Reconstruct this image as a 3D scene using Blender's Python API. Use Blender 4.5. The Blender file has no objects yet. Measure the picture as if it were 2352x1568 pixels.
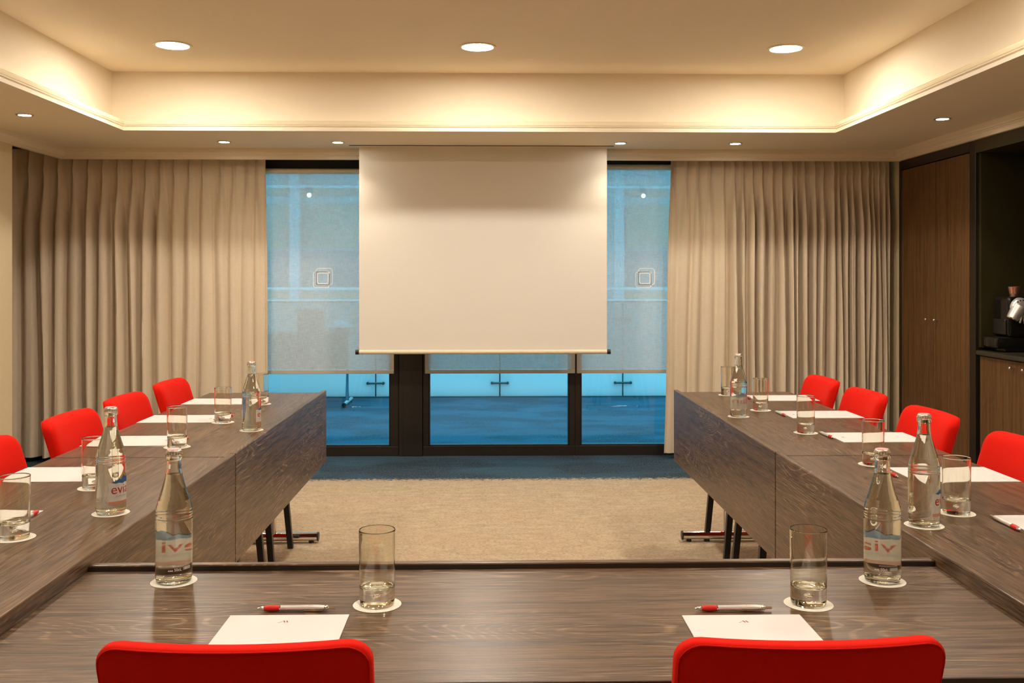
import bpy, bmesh, math, random
from mathutils import Vector, Matrix
random.seed(7)
PI = math.pi
S = bpy.context.scene
COL = S.collection

# ------------------------------------------------------------------ camera, world, exposure
FPX = 2240.0
cam_d = bpy.data.cameras.new('camera'); cam = bpy.data.objects.new('camera', cam_d); COL.objects.link(cam)
cam_d.sensor_fit = 'HORIZONTAL'; cam_d.sensor_width = 36.0; cam_d.lens = 36.0 * FPX / 2352.0
cam_d.shift_y = -(784 - 635) / 2352.0
cam_d.clip_start = 0.05; cam_d.clip_end = 200
cam.location = (0, 0, 1.325); cam.rotation_euler = (PI / 2, 0, -math.atan(51 / FPX))
S.camera = cam

W = bpy.data.worlds.new('world'); S.world = W; W.use_nodes = True
bg = W.node_tree.nodes['Background']; bg.inputs[0].default_value = (0.19, 0.62, 0.92, 1); bg.inputs[1].default_value = 4.6

S.view_settings.view_transform = 'Standard'; S.view_settings.look = 'None'
S.view_settings.exposure = 0.0; S.view_settings.gamma = 1.0; S.view_settings.use_curve_mapping = False
S.cycles.use_denoising = True
S.cycles.max_bounces = 20; S.cycles.transmission_bounces = 16; S.cycles.transparent_max_bounces = 16
S.cycles.diffuse_bounces = 5; S.cycles.glossy_bounces = 6
S.cycles.sample_clamp_indirect = 80.0; S.cycles.blur_glossy = 0.5
S.render.film_transparent = False

L_BIG = 268.0      # radiance of the large ceiling discs
L_SPOT = 110.0     # radiance of the small lamp faces
P_SPOT = 14.0     # watts of each small spot
L_COVE = 2.3      # radiance of the cove strips
WARM = (1.0, 0.80, 0.56)

# ------------------------------------------------------------------ helpers
def ni(nt, t, **kw):
    n = nt.nodes.new(t)
    for k, v in kw.items(): setattr(n, k, v)
    return n

def mat(name, col, rough=0.5, metal=0.0, spec=0.5, bump=None, var=None, coat=0.0, sheen=0.0):
    m = bpy.data.materials.new(name); m.use_nodes = True
    nt = m.node_tree; b = nt.nodes['Principled BSDF']
    b.inputs['Base Color'].default_value = (*col, 1); b.inputs['Roughness'].default_value = rough
    b.inputs['Metallic'].default_value = metal; b.inputs['Specular IOR Level'].default_value = spec
    b.inputs['Coat Weight'].default_value = coat; b.inputs['Sheen Weight'].default_value = sheen
    tc = None
    if var or bump:
        tc = ni(nt, 'ShaderNodeTexCoord')
    if var:   # (scale, amount)
        n = ni(nt, 'ShaderNodeTexNoise'); n.inputs['Scale'].default_value = var[0]; n.inputs['Detail'].default_value = 4
        nt.links.new(tc.outputs['Object'], n.inputs['Vector'])
        mx = ni(nt, 'ShaderNodeMix', data_type='RGBA')
        mx.inputs['A'].default_value = (*[c * (1 - var[1]) for c in col], 1)
        mx.inputs['B'].default_value = (*[min(1, c * (1 + var[1])) for c in col], 1)
        nt.links.new(n.outputs['Fac'], mx.inputs['Factor']); nt.links.new(mx.outputs['Result'], b.inputs['Base Color'])
    if bump:  # (scale, strength, distance)
        n2 = ni(nt, 'ShaderNodeTexNoise'); n2.inputs['Scale'].default_value = bump[0]; n2.inputs['Detail'].default_value = 3
        nt.links.new(tc.outputs['Object'], n2.inputs['Vector'])
        bp = ni(nt, 'ShaderNodeBump'); bp.inputs['Strength'].default_value = bump[1]; bp.inputs['Distance'].default_value = bump[2]
        nt.links.new(n2.outputs['Fac'], bp.inputs['Height']); nt.links.new(bp.outputs['Normal'], b.inputs['Normal'])
    return m

def emit(name, col, s):
    m = bpy.data.materials.new(name); m.use_nodes = True
    nt = m.node_tree; nt.nodes.clear()
    e = ni(nt, 'ShaderNodeEmission'); e.inputs[0].default_value = (*col, 1); e.inputs[1].default_value = s
    o = ni(nt, 'ShaderNodeOutputMaterial'); nt.links.new(e.outputs[0], o.inputs[0]); return m

def glassmat(name, col, ior, rough=0.0):
    m = bpy.data.materials.new(name); m.use_nodes = True
    nt = m.node_tree; nt.nodes.clear()
    e = ni(nt, 'ShaderNodeBsdfGlass'); e.inputs['Color'].default_value = (*col, 1); e.inputs['IOR'].default_value = ior; e.inputs['Roughness'].default_value = rough
    o = ni(nt, 'ShaderNodeOutputMaterial'); nt.links.new(e.outputs[0], o.inputs[0]); return m

def wood(name, dark, mid, light, along='X', scale=1.0, rough=0.34, cath=1.0, bump=0.15, spec=0.5):
    """limed oak laminate: contour lines of a stretched noise give the cathedral grain, plus fine pores"""
    m = bpy.data.materials.new(name); m.use_nodes = True
    nt = m.node_tree; b = nt.nodes['Principled BSDF']; L = nt.links.new
    tc = ni(nt, 'ShaderNodeTexCoord'); oi = ni(nt, 'ShaderNodeObjectInfo')
    off = ni(nt, 'ShaderNodeVectorMath', operation='SCALE'); off.inputs[0].default_value = (7.3, 3.1, 5.7); L(oi.outputs['Random'], off.inputs['Scale'])
    add = ni(nt, 'ShaderNodeVectorMath', operation='ADD'); L(tc.outputs['Object'], add.inputs[0]); L(off.outputs[0], add.inputs[1])
    def stretched(a, c):
        mp = ni(nt, 'ShaderNodeMapping')
        mp.inputs['Scale'].default_value = {'X': (a, c, c), 'Y': (c, a, c), 'Z': (c, c, a)}[along]
        L(add.outputs[0], mp.inputs['Vector']); return mp
    m1 = stretched(0.9 * scale, 5.0 * scale)
    n1 = ni(nt, 'ShaderNodeTexNoise'); n1.inputs['Scale'].default_value = 1.0; n1.inputs['Detail'].default_value = 2.5; n1.inputs['Roughness'].default_value = 0.45; n1.inputs['Distortion'].default_value = 0.35
    L(m1.outputs[0], n1.inputs['Vector'])
    mul = ni(nt, 'ShaderNodeMath', operation='MULTIPLY'); mul.inputs[1].default_value = 300.0; L(n1.outputs['Fac'], mul.inputs[0])
    sn = ni(nt, 'ShaderNodeMath', operation='SINE'); L(mul.outputs[0], sn.inputs[0])
    rp = ni(nt, 'ShaderNodeMapRange'); rp.inputs['From Min'].default_value = 0.50; rp.inputs['From Max'].default_value = 1.0; L(sn.outputs[0], rp.inputs['Value'])
    # patches where the rings show
    m3 = stretched(0.8 * scale, 3.0 * scale); n3 = ni(nt, 'ShaderNodeTexNoise'); n3.inputs['Scale'].default_value = 1.7; n3.inputs['Detail'].default_value = 3; L(m3.outputs[0], n3.inputs['Vector'])
    pr = ni(nt, 'ShaderNodeMapRange'); pr.inputs['From Min'].default_value = 0.47; pr.inputs['From Max'].default_value = 0.66; pr.inputs['To Min'].default_value = 0.06; L(n3.outputs['Fac'], pr.inputs['Value'])
    # pores breaking the lines
    m2 = stretched(11 * scale, 330 * scale); n2 = ni(nt, 'ShaderNodeTexNoise'); n2.inputs['Scale'].default_value = 1.0; n2.inputs['Detail'].default_value = 2; L(m2.outputs[0], n2.inputs['Vector'])
    pp = ni(nt, 'ShaderNodeMapRange'); pp.inputs['From Min'].default_value = 0.42; pp.inputs['From Max'].default_value = 0.66; L(n2.outputs['Fac'], pp.inputs['Value'])
    k1 = ni(nt, 'ShaderNodeMath', operation='MULTIPLY'); L(rp.outputs[0], k1.inputs[0]); L(pr.outputs[0], k1.inputs[1])
    k2 = ni(nt, 'ShaderNodeMath', operation='MULTIPLY'); k2.inputs[1].default_value = cath; L(k1.outputs[0], k2.inputs[0])
    k3 = ni(nt, 'ShaderNodeMath', operation='MULTIPLY_ADD'); k3.inputs[1].default_value = 0.90; k3.inputs[2].default_value = 0.12; L(pp.outputs[0], k3.inputs[0])
    k4 = ni(nt, 'ShaderNodeMath', operation='MULTIPLY'); L(k2.outputs[0], k4.inputs[0]); L(k3.outputs[0], k4.inputs[1])
    pf = ni(nt, 'ShaderNodeMath', operation='MULTIPLY_ADD'); pf.inputs[1].default_value = 0.36; L(pp.outputs[0], pf.inputs[0]); L(k4.outputs[0], pf.inputs[2])
    c1 = ni(nt, 'ShaderNodeMix', data_type='RGBA'); c1.inputs['A'].default_value = (*dark, 1); c1.inputs['B'].default_value = (*mid, 1)
    m5 = stretched(1.6 * scale, 55 * scale); n5 = ni(nt, 'ShaderNodeTexNoise'); n5.inputs['Scale'].default_value = 1.0; n5.inputs['Detail'].default_value = 4; L(m5.outputs[0], n5.inputs['Vector'])
    r5 = ni(nt, 'ShaderNodeMapRange'); r5.inputs['From Min'].default_value = 0.36; r5.inputs['From Max'].default_value = 0.64; L(n5.outputs['Fac'], r5.inputs['Value'])
    L(r5.outputs[0], c1.inputs['Factor'])
    c2 = ni(nt, 'ShaderNodeMix', data_type='RGBA', clamp_factor=True); c2.inputs['B'].default_value = (*light, 1)
    L(pf.outputs[0], c2.inputs['Factor']); L(c1.outputs['Result'], c2.inputs['A']); L(c2.outputs['Result'], b.inputs['Base Color'])
    b.inputs['Roughness'].default_value = rough; b.inputs['Specular IOR Level'].default_value = spec
    bp = ni(nt, 'ShaderNodeBump'); bp.inputs['Strength'].default_value = bump; bp.inputs['Distance'].default_value = 0.0006
    L(pp.outputs[0], bp.inputs['Height']); L(bp.outputs['Normal'], b.inputs['Normal'])
    return m

def bm_new(): return bmesh.new()
def box(bm, x0, x1, y0, y1, z0, z1, bev=0.0, seg=2):
    vs = [bm.verts.new(p) for p in ((x0,y0,z0),(x1,y0,z0),(x1,y1,z0),(x0,y1,z0),(x0,y0,z1),(x1,y0,z1),(x1,y1,z1),(x0,y1,z1))]
    fs = [bm.faces.new([vs[i] for i in f]) for f in ((3,2,1,0),(4,5,6,7),(0,1,5,4),(1,2,6,5),(2,3,7,6),(3,0,4,7))]
    if bev > 0:
        es = list({e for f in fs for e in f.edges})
        bmesh.ops.bevel(bm, geom=es, offset=bev, segments=seg, profile=0.5, affect='EDGES')
    return bm
def ring_between(bm, a, b, smooth=False):
    n = len(a); out = []
    for i in range(n):
        out.append(bm.faces.new((a[i], a[(i+1) % n], b[(i+1) % n], b[i])))
    return out
def cyl(bm, p, q, r0, r1=None, n=20, caps=True):
    r1 = r0 if r1 is None else r1
    p, q = Vector(p), Vector(q); d = (q - p).normalized()
    u = d.orthogonal().normalized(); v = d.cross(u)
    A = [bm.verts.new(p + (u * math.cos(t) + v * math.sin(t)) * r0) for t in [2*PI*i/n for i in range(n)]]
    B = [bm.verts.new(q + (u * math.cos(t) + v * math.sin(t)) * r1) for t in [2*PI*i/n for i in range(n)]]
    ring_between(bm, A, B)
    if caps: bm.faces.new(A[::-1]); bm.faces.new(B)
def lathe(bm, prof, n=40, axis='Z', origin=(0,0,0), flip=False):
    """profile of (r, h); r = 0 closes with a point"""
    rings = []
    o = Vector(origin)
    def P(r, h, t):
        c, s = r * math.cos(t), r * math.sin(t)
        return o + (Vector((c, s, h)) if axis == 'Z' else Vector((h, c, s)) if axis == 'X' else Vector((s, h, c)))
    for r, h in prof:
        rings.append([bm.verts.new(P(0, h, 0))] if r <= 1e-7 else [bm.verts.new(P(r, h, 2*PI*i/n)) for i in range(n)])
    for a, b in zip(rings, rings[1:]):
        for i in range(n):
            j = (i + 1) % n
            if len(a) == 1 and len(b) == 1: continue
            f = [a[0], b[j], b[i]] if len(a) == 1 else [a[i], a[j], b[0]] if len(b) == 1 else [a[i], a[j], b[j], b[i]]
            bm.faces.new(f[::-1] if flip else f)
def support(prof, eps=0.0015):
    """extra rings close to every corner of a profile, so long walls keep a straight shading normal"""
    out = [prof[0]]
    for (a, b), (c, d) in zip(prof, prof[1:]):
        L = math.hypot(c - a, d - b)
        if L > 4 * eps:
            k = eps / L; out.append((a + (c - a) * k, b + (d - b) * k)); out.append((c - (c - a) * k, d - (d - b) * k))
        out.append((c, d))
    return out
def tube(bm, pts, r, n=8, closed=False):
    pts = [Vector(p) for p in pts]; m = len(pts); rings = []
    for i, p in enumerate(pts):
        a = pts[(i - 1) % m] if (closed or i > 0) else p; b = pts[(i + 1) % m] if (closed or i < m - 1) else p
        d = (b - a).normalized(); ref = Vector((0, 0, 1)) if abs(d.z) < 0.9 else Vector((0, 1, 0))
        u = d.cross(ref).normalized(); v = d.cross(u)
        rings.append([bm.verts.new(p + (u * math.cos(2*PI*k/n) + v * math.sin(2*PI*k/n)) * r) for k in range(n)])
    for i in range(m if closed else m - 1): ring_between(bm, rings[i], rings[(i + 1) % m])
    if not closed: bm.faces.new(rings[0][::-1]); bm.faces.new(rings[-1])
def sweep_rect(bm, prof, x0, x1, y0, y1):
    """closed profile of (d outward, z) carried round a rectangle with mitred corners"""
    cs = [(x0, y0, -1, -1), (x1, y0, 1, -1), (x1, y1, 1, 1), (x0, y1, -1, 1)]
    R = [[bm.verts.new((x + sx * d, y + sy * d, z)) for d, z in prof] for x, y, sx, sy in cs]
    m = len(prof)
    for k in range(4):
        A, B = R[k], R[(k + 1) % 4]
        for i in range(m): bm.faces.new((A[i], A[(i+1) % m], B[(i+1) % m], B[i]))

def obj(name, bm, m, parent=None, smooth=False, angle=35, loc=None, rot=None):
    bmesh.ops.recalc_face_normals(bm, faces=bm.faces[:]) if not getattr(obj, 'keep', False) else None
    me = bpy.data.meshes.new(name); bm.to_mesh(me); bm.free()
    if m: me.materials.append(m)
    if smooth:
        for p in me.polygons: p.use_smooth = True
        try: me.set_sharp_from_angle(angle=math.radians(angle))
        except Exception: pass
    o = bpy.data.objects.new(name, me); COL.objects.link(o)
    if parent: o.parent = parent
    if loc: o.location = loc
    if rot: o.rotation_euler = rot
    return o
def tag(o, label, cat, group=None, kind=None):
    o['label'] = label; o['category'] = cat
    if group: o['group'] = group
    if kind: o['kind'] = kind
    return o
def struct(o): o['kind'] = 'structure'; return o
def empty(name, loc=(0,0,0), rz=0):
    o = bpy.data.objects.new(name, None); COL.objects.link(o); o.empty_display_size = 0.05
    o.location = loc; o.rotation_euler = (0, 0, rz); return o
def dup(root, loc, rz=0, label=None, group=None):
    r = root.copy(); COL.objects.link(r); r.location = loc; r.rotation_euler = (0, 0, rz)
    if label: r['label'] = label
    if group: r['group'] = group
    for ch in list(root.children):
        c = ch.copy(); COL.objects.link(c); c.parent = r
        for g in list(ch.children):
            d = g.copy(); COL.objects.link(d); d.parent = c
    return r

# ------------------------------------------------------------------ materials
M = {}
M['paint'] = mat('warm_plaster_paint', (0.80, 0.69, 0.52), 0.75, spec=0.25, bump=(220, 0.06, 0.001))
M['trim'] = mat('warm_trim_paint', (0.80, 0.69, 0.52), 0.55, spec=0.4)
M['wall'] = mat('textured_wallcovering', (0.64, 0.52, 0.33), 0.8, spec=0.2, bump=(500, 0.15, 0.001), var=(60, 0.04))
M['wood'] = wood('smoked_oak_laminate', (0.040, 0.019, 0.008), (0.102, 0.053, 0.023), (0.33, 0.21, 0.12), 'X')
M['edge'] = mat('dark_edging_and_shade', (0.03, 0.02, 0.014), 0.35)  # black edging of the tops, also the painted shade on the panel lip
M['cabwood'] = wood('brushed_oak_veneer', (0.078, 0.035, 0.010), (0.138, 0.066, 0.022), (0.20, 0.11, 0.045), 'Z', rough=0.5, cath=0.15, bump=0.3, spec=0.25)
M['darkframe'] = mat('black_brown_lacquer', (0.016, 0.011, 0.007), 0.35, spec=0.4)
M['niche'] = mat('olive_black_lining', (0.030, 0.024, 0.008), 0.30, spec=0.5, var=(3, 0.25))
M['counter'] = mat('dark_stone_worktop', (0.030, 0.027, 0.016), 0.35, var=(25, 0.4))
M['alu'] = mat('bronze_window_frame', (0.022, 0.015, 0.010), 0.45, metal=0.2)
M['chrome'] = mat('chrome', (0.82, 0.81, 0.79), 0.09, metal=1.0)
M['satin'] = mat('satin_nickel', (0.70, 0.66, 0.60), 0.28, metal=1.0)
M['black'] = mat('black_plastic', (0.010, 0.009, 0.008), 0.4)
M['blackgloss'] = mat('gloss_black_plastic', (0.008, 0.007, 0.006), 0.12)
M['leg'] = mat('black_powder_coat', (0.012, 0.011, 0.010), 0.4)
M['paper'] = mat('white_paper', (0.70, 0.65, 0.61), 0.75, spec=0.2)
M['coaster'] = mat('cream_card', (0.76, 0.71, 0.60), 0.7, spec=0.2, bump=(300, 0.05, 0.0005))
M['redprint'] = mat('red_print', (0.42, 0.012, 0.016), 0.6)
M['greyprint'] = mat('grey_print', (0.20, 0.20, 0.21), 0.6)
M['redrubber'] = mat('red_rubber', (0.62, 0.020, 0.010), 0.4)
M['silver'] = mat('silver_barrel', (0.72, 0.66, 0.60), 0.35, metal=0.45)
M['redfab'] = mat('red_wool_felt', (0.68, 0.010, 0.003), 0.85, spec=0.10, bump=(900, 0.25, 0.0008), var=(350, 0.10), sheen=0.12)
M['redfab'].node_tree.nodes['Principled BSDF'].inputs['Sheen Tint'].default_value = (1, 0.1, 0.05, 1)
M['redpipe'] = mat('red_seam', (0.66, 0.012, 0.006), 0.8, spec=0.15)
M['screen'] = mat('matt_white_screen', (0.735, 0.69, 0.61), 0.85, spec=0.15)
M['bar'] = mat('ivory_bar', (0.72, 0.62, 0.45), 0.35)
M['glass'] = glassmat('clear_glass', (0.99, 0.99, 0.96), 1.46)
M['bottleglass'] = glassmat('clear_bottle_glass', (0.99, 0.995, 0.975), 1.45)
M['water'] = glassmat('water', (0.995, 0.995, 0.975), 1.33)
M['cap'] = mat('cap_silver', (0.70, 0.62, 0.52), 0.3, metal=0.9)
M['cappink'] = mat('cap_pink_print', (0.78, 0.34, 0.32), 0.4)
M['labelwhite'] = mat('label_white', (0.80, 0.72, 0.66), 0.5)
M['labelpink'] = mat('label_pink', (0.80, 0.28, 0.24), 0.5)
M['labelred'] = mat('label_red', (0.62, 0.02, 0.015), 0.5)
M['labelredpale'] = mat('label_red_showthrough', (0.70, 0.25, 0.20), 0.6)
M['labelblue'] = mat('label_blue', (0.02, 0.08, 0.36), 0.5)
M['labelbluepale'] = mat('label_blue_showthrough', (0.25, 0.40, 0.52), 0.6)
M['whiteink'] = mat('white_ink', (0.85, 0.82, 0.74), 0.6)
M['big'] = emit('downlight_face', (1.0, 0.92, 0.80), L_BIG)
M['small'] = emit('spot_face', (1.0, 0.90, 0.74), L_SPOT)
M['cove'] = emit('cove_led', (1.0, 0.90, 0.74), L_COVE)
M['coveside'] = emit('cove_led_bright', (1.0, 0.90, 0.74), L_COVE * 1.6)

def translucent(name, col, trans, tcol=None, tamount=0.0, fine=None):
    """cloth / acrylic: diffuse + translucent, plus an open-weave transparent share"""
    m = bpy.data.materials.new(name); m.use_nodes = True; nt = m.node_tree; nt.nodes.clear(); L = nt.links.new
    d = ni(nt, 'ShaderNodeBsdfDiffuse'); d.inputs[0].default_value = (*col, 1)
    t = ni(nt, 'ShaderNodeBsdfTranslucent'); t.inputs[0].default_value = (*(tcol or col), 1)
    a = ni(nt, 'ShaderNodeMixShader'); a.inputs[0].default_value = trans; L(d.outputs[0], a.inputs[1]); L(t.outputs[0], a.inputs[2])
    out = ni(nt, 'ShaderNodeOutputMaterial'); last = a
    if tamount > 0:
        tr = ni(nt, 'ShaderNodeBsdfTransparent'); b = ni(nt, 'ShaderNodeMixShader'); b.inputs[0].default_value = tamount
        L(a.outputs[0], b.inputs[1]); L(tr.outputs[0], b.inputs[2]); last = b
        if fine:
            tc = ni(nt, 'ShaderNodeTexCoord'); acc = None
            for sc in ((fine, fine * 0.08, fine * 0.08), (fine * 0.08, fine, fine)):
                mp = ni(nt, 'ShaderNodeMapping'); mp.inputs['Scale'].default_value = sc; L(tc.outputs['Object'], mp.inputs[0])
                n = ni(nt, 'ShaderNodeTexNoise'); n.inputs['Scale'].default_value = 1; n.inputs['Detail'].default_value = 2; L(mp.outputs[0], n.inputs['Vector'])
                if acc is None: acc = n
                else:
                    s = ni(nt, 'ShaderNodeMath', operation='ADD'); L(acc.outputs['Fac'], s.inputs[0]); L(n.outputs['Fac'], s.inputs[1]); acc = s
            r = ni(nt, 'ShaderNodeMapRange'); r.inputs['From Min'].default_value = 0.7; r.inputs['From Max'].default_value = 1.3
            r.inputs['To Min'].default_value = tamount - 0.16; r.inputs['To Max'].default_value = tamount + 0.16
            L(acc.outputs[0], r.inputs['Value']); L(r.outputs[0], b.inputs[0])
    L(last.outputs[0], out.inputs[0]); return m
M['blind'] = translucent('sheer_blind_cloth', (0.86, 0.83, 0.78), 0.52, (0.92, 0.86, 0.82), 0.34, 260)
M['hem'] = translucent('blind_hem_cloth', (0.66, 0.55, 0.42), 0.25, (0.6, 0.6, 0.6), 0.06)
M['acrylic'] = translucent('opal_cove_lip', (0.90, 0.84, 0.70), 0.62)
M['frost'] = translucent('frosted_balustrade_glass', (0.84, 0.68, 0.65), 0.62, (0.86, 0.70, 0.67))

for k_, c_ in (('labelwhite', (0.90, 0.83, 0.74)), ('labelpink', (0.84, 0.40, 0.34))):
    M[k_] = translucent(k_ + '_ink', c_, 0.5)
def ink_filter(name, col):
    m = bpy.data.materials.new(name); m.use_nodes = True; nt = m.node_tree; nt.nodes.clear()
    t = ni(nt, 'ShaderNodeBsdfTransparent'); t.inputs[0].default_value = (*col, 1)
    o = ni(nt, 'ShaderNodeOutputMaterial'); nt.links.new(t.outputs[0], o.inputs[0]); return m
M['labelredpale'] = ink_filter('red_ink', (0.84, 0.15, 0.11)); M['labelbluepale'] = ink_filter('blue_ink', (0.22, 0.42, 0.74))
M['labelpinkpale'] = ink_filter('pink_ink', (0.96, 0.60, 0.52)); M['labelgreypale'] = ink_filter('grey_ink', (0.45, 0.45, 0.43))
def pane_material():
    m = bpy.data.materials.new('window_pane'); m.use_nodes = True; nt = m.node_tree; nt.nodes.clear(); L = nt.links.new
    t = ni(nt, 'ShaderNodeBsdfTransparent'); t.inputs[0].default_value = (0.70, 0.96, 0.98, 1)
    g = ni(nt, 'ShaderNodeBsdfGlossy'); g.inputs['Roughness'].default_value = 0.0
    f = ni(nt, 'ShaderNodeFresnel'); f.inputs['IOR'].default_value = 1.5
    a = ni(nt, 'ShaderNodeMixShader'); L(f.outputs[0], a.inputs[0]); L(t.outputs[0], a.inputs[1]); L(g.outputs[0], a.inputs[2])
    o = ni(nt, 'ShaderNodeOutputMaterial'); L(a.outputs[0], o.inputs[0]); return m
M['pane'] = pane_material()

def curtain_material():
    m = mat('linen_curtain', (0.66, 0.52, 0.375), 0.85, spec=0.1); nt = m.node_tree; L = nt.links.new; b = nt.nodes['Principled BSDF']
    b.inputs['Sheen Weight'].default_value = 0.15
    tc = ni(nt, 'ShaderNodeTexCoord'); 
    mp = ni(nt, 'ShaderNodeMapping'); mp.inputs['Scale'].default_value = (40, 40, 700); L(tc.outputs['Object'], mp.inputs[0])
    n = ni(nt, 'ShaderNodeTexNoise'); n.inputs['Scale'].default_value = 1; n.inputs['Detail'].default_value = 3; L(mp.outputs[0], n.inputs['Vector'])
    mx = ni(nt, 'ShaderNodeMix', data_type='RGBA'); mx.inputs['A'].default_value = (0.58, 0.47, 0.34, 1); mx.inputs['B'].default_value = (0.75, 0.63, 0.47, 1)
    L(n.outputs['Fac'], mx.inputs['Factor']); L(mx.outputs['Result'], b.inputs['Base Color'])
    return m
M['curtain'] = curtain_material()

def carpet_material():
    m = bpy.data.materials.new('two_tone_carpet'); m.use_nodes = True; nt = m.node_tree; L = nt.links.new; b = nt.nodes['Principled BSDF']
    b.inputs['Roughness'].default_value = 0.95; b.inputs['Specular IOR Level'].default_value = 0.1
    tc = ni(nt, 'ShaderNodeTexCoord'); sep = ni(nt, 'ShaderNodeSeparateXYZ'); L(tc.outputs['Object'], sep.inputs[0])
    def noise(sc, det=3, rough=0.6):
        mp = ni(nt, 'ShaderNodeMapping'); mp.inputs['Scale'].default_value = sc; L(tc.outputs['Object'], mp.inputs[0])
        n = ni(nt, 'ShaderNodeTexNoise'); n.inputs['Scale'].default_value = 1; n.inputs['Detail'].default_value = det; n.inputs['Roughness'].default_value = rough
        L(mp.outputs[0], n.inputs['Vector']); return n.outputs['Fac']
    def mr(v, a, b_, c=0.0, d=1.0):
        r = ni(nt, 'ShaderNodeMapRange'); r.inputs['From Min'].default_value = a; r.inputs['From Max'].default_value = b_
        r.inputs['To Min'].default_value = c; r.inputs['To Max'].default_value = d; L(v, r.inputs['Value']); return r.outputs[0]
    def mix(f, A, B):
        x = ni(nt, 'ShaderNodeMix', data_type='RGBA'); L(f, x.inputs['Factor'])
        for k, v in (('A', A), ('B', B)):
            if isinstance(v, tuple): x.inputs[k].default_value = (*v, 1)
            else: L(v, x.inputs[k])
        return x.outputs['Result']
    fine = noise((85, 190, 85), 4, 0.8); mid = noise((9, 22, 9), 4, 0.65); big = noise((1.6, 3.2, 1.6), 2); specks = noise((55, 150, 55), 4, 0.8)
    beige = mix(mr(mid, 0.35, 0.65), (0.43, 0.325, 0.21), (0.56, 0.43, 0.285))
    beige = mix(mr(big, 0.4, 0.65, 0, 0.35), beige, (0.50, 0.34, 0.22))
    beige = mix(mr(specks, 0.52, 0.62, 0, 0.8), beige, (0.20, 0.135, 0.075))
    beige = mix(mr(noise((24, 85, 24), 5, 0.85), 0.55, 0.62, 0, 0.6), beige, (0.23, 0.15, 0.085))
    beige = mix(mr(fine, 0.34, 0.47, 0.6, 0), beige, (0.72, 0.57, 0.40))
    blue = mix(mr(noise((6, 30, 6), 3), 0.35, 0.65), (0.012, 0.020, 0.036), (0.035, 0.060, 0.085))
    blue = mix(mr(fine, 0.47, 0.58, 0, 0.85), blue, (0.12, 0.15, 0.16))
    blue = mix(mr(specks, 0.50, 0.60, 0, 0.7), blue, (0.010, 0.016, 0.024))
    blue = mix(mr(noise((1.3, 2.6, 1.3), 1), 0.45, 0.56, 0, 0.35), blue, (0.06, 0.13, 0.18))
    edge = ni(nt, 'ShaderNodeMath', operation='MULTIPLY_ADD'); L(noise((30, 60, 30), 5, 0.8), edge.inputs[0]); edge.inputs[1].default_value = 0.55; L(sep.outputs['Y'], edge.inputs[2])
    f = mr(edge.outputs[0], 6.645, 6.665)
    L(mix(f, beige, blue), b.inputs['Base Color'])
    bp = ni(nt, 'ShaderNodeBump'); bp.inputs['Strength'].default_value = 0.6; bp.inputs['Distance'].default_value = 0.004
    L(fine, bp.inputs['Height']); L(bp.outputs['Normal'], b.inputs['Normal']); return m
M['carpet'] = carpet_material()
M['facadewall'] = mat('facade_render', (0.66, 0.58, 0.58), 0.8)
M['terracotta'] = mat('terracotta_cladding', (0.90, 0.34, 0.22), 0.8)
M['facadeglass'] = mat('facade_glass', (0.10, 0.14, 0.18), 0.15)
M['facadeline'] = mat('facade_white_metal', (0.75, 0.75, 0.75), 0.5)
M['teal'] = mat('steel_post', (0.06, 0.10, 0.11), 0.4, metal=0.5)
M['porcelain'] = mat('white_porcelain', (0.75, 0.75, 0.72), 0.2)
M['greybox'] = mat('dark_grey_board', (0.05, 0.05, 0.055), 0.6)
M['etch'] = mat('pale_print', (0.97, 0.97, 0.97), 0.8, spec=0.2)
M['copper'] = mat('copper', (0.80, 0.42, 0.30), 0.25, metal=0.9)

# ------------------------------------------------------------------ room shell
WY = 7.24
ZS, ZC = 2.221, 2.607
bm = bm_new(); box(bm, -6.5, 6.5, -1.7, 10.80, -0.12, 0.0); struct(obj('floor', bm, M['carpet']))
bm = bm_new(); box(bm, -3.10, -2.98, -1.6, 6.156, 0, 2.42); box(bm, -4.4, -3.10, 6.04, 6.156, 0, 2.42); box(bm, -4.5, -4.4, 6.04, WY, 0, 2.42)
struct(obj('wall_left', bm, M['wall']))
bm = bm_new(); box(bm, -3.10, 3.7, -1.72, -1.6, 0, 2.42); struct(obj('wall_rear', bm, M['cabwood']))
bm = bm_new(); box(bm, -4.5, -2.55, WY, WY + 0.15, 0, 2.42); box(bm, 2.35, 3.7, WY, WY + 0.15, 0, 2.42); box(bm, -2.55, 2.35, WY, WY + 0.15, 2.26, 2.42)
struct(obj('wall_window', bm, M['wall']))
bm = bm_new(); box(bm, 2.955, 3.6, 6.925, WY, 0, 2.42); box(bm, 3.55, 3.7, -1.6, 6.925, 0, 2.42); box(bm, 2.93, 3.55, -1.6, 3.55, 0, 2.22)
struct(obj('wall_right', bm, M['wall']))

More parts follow.
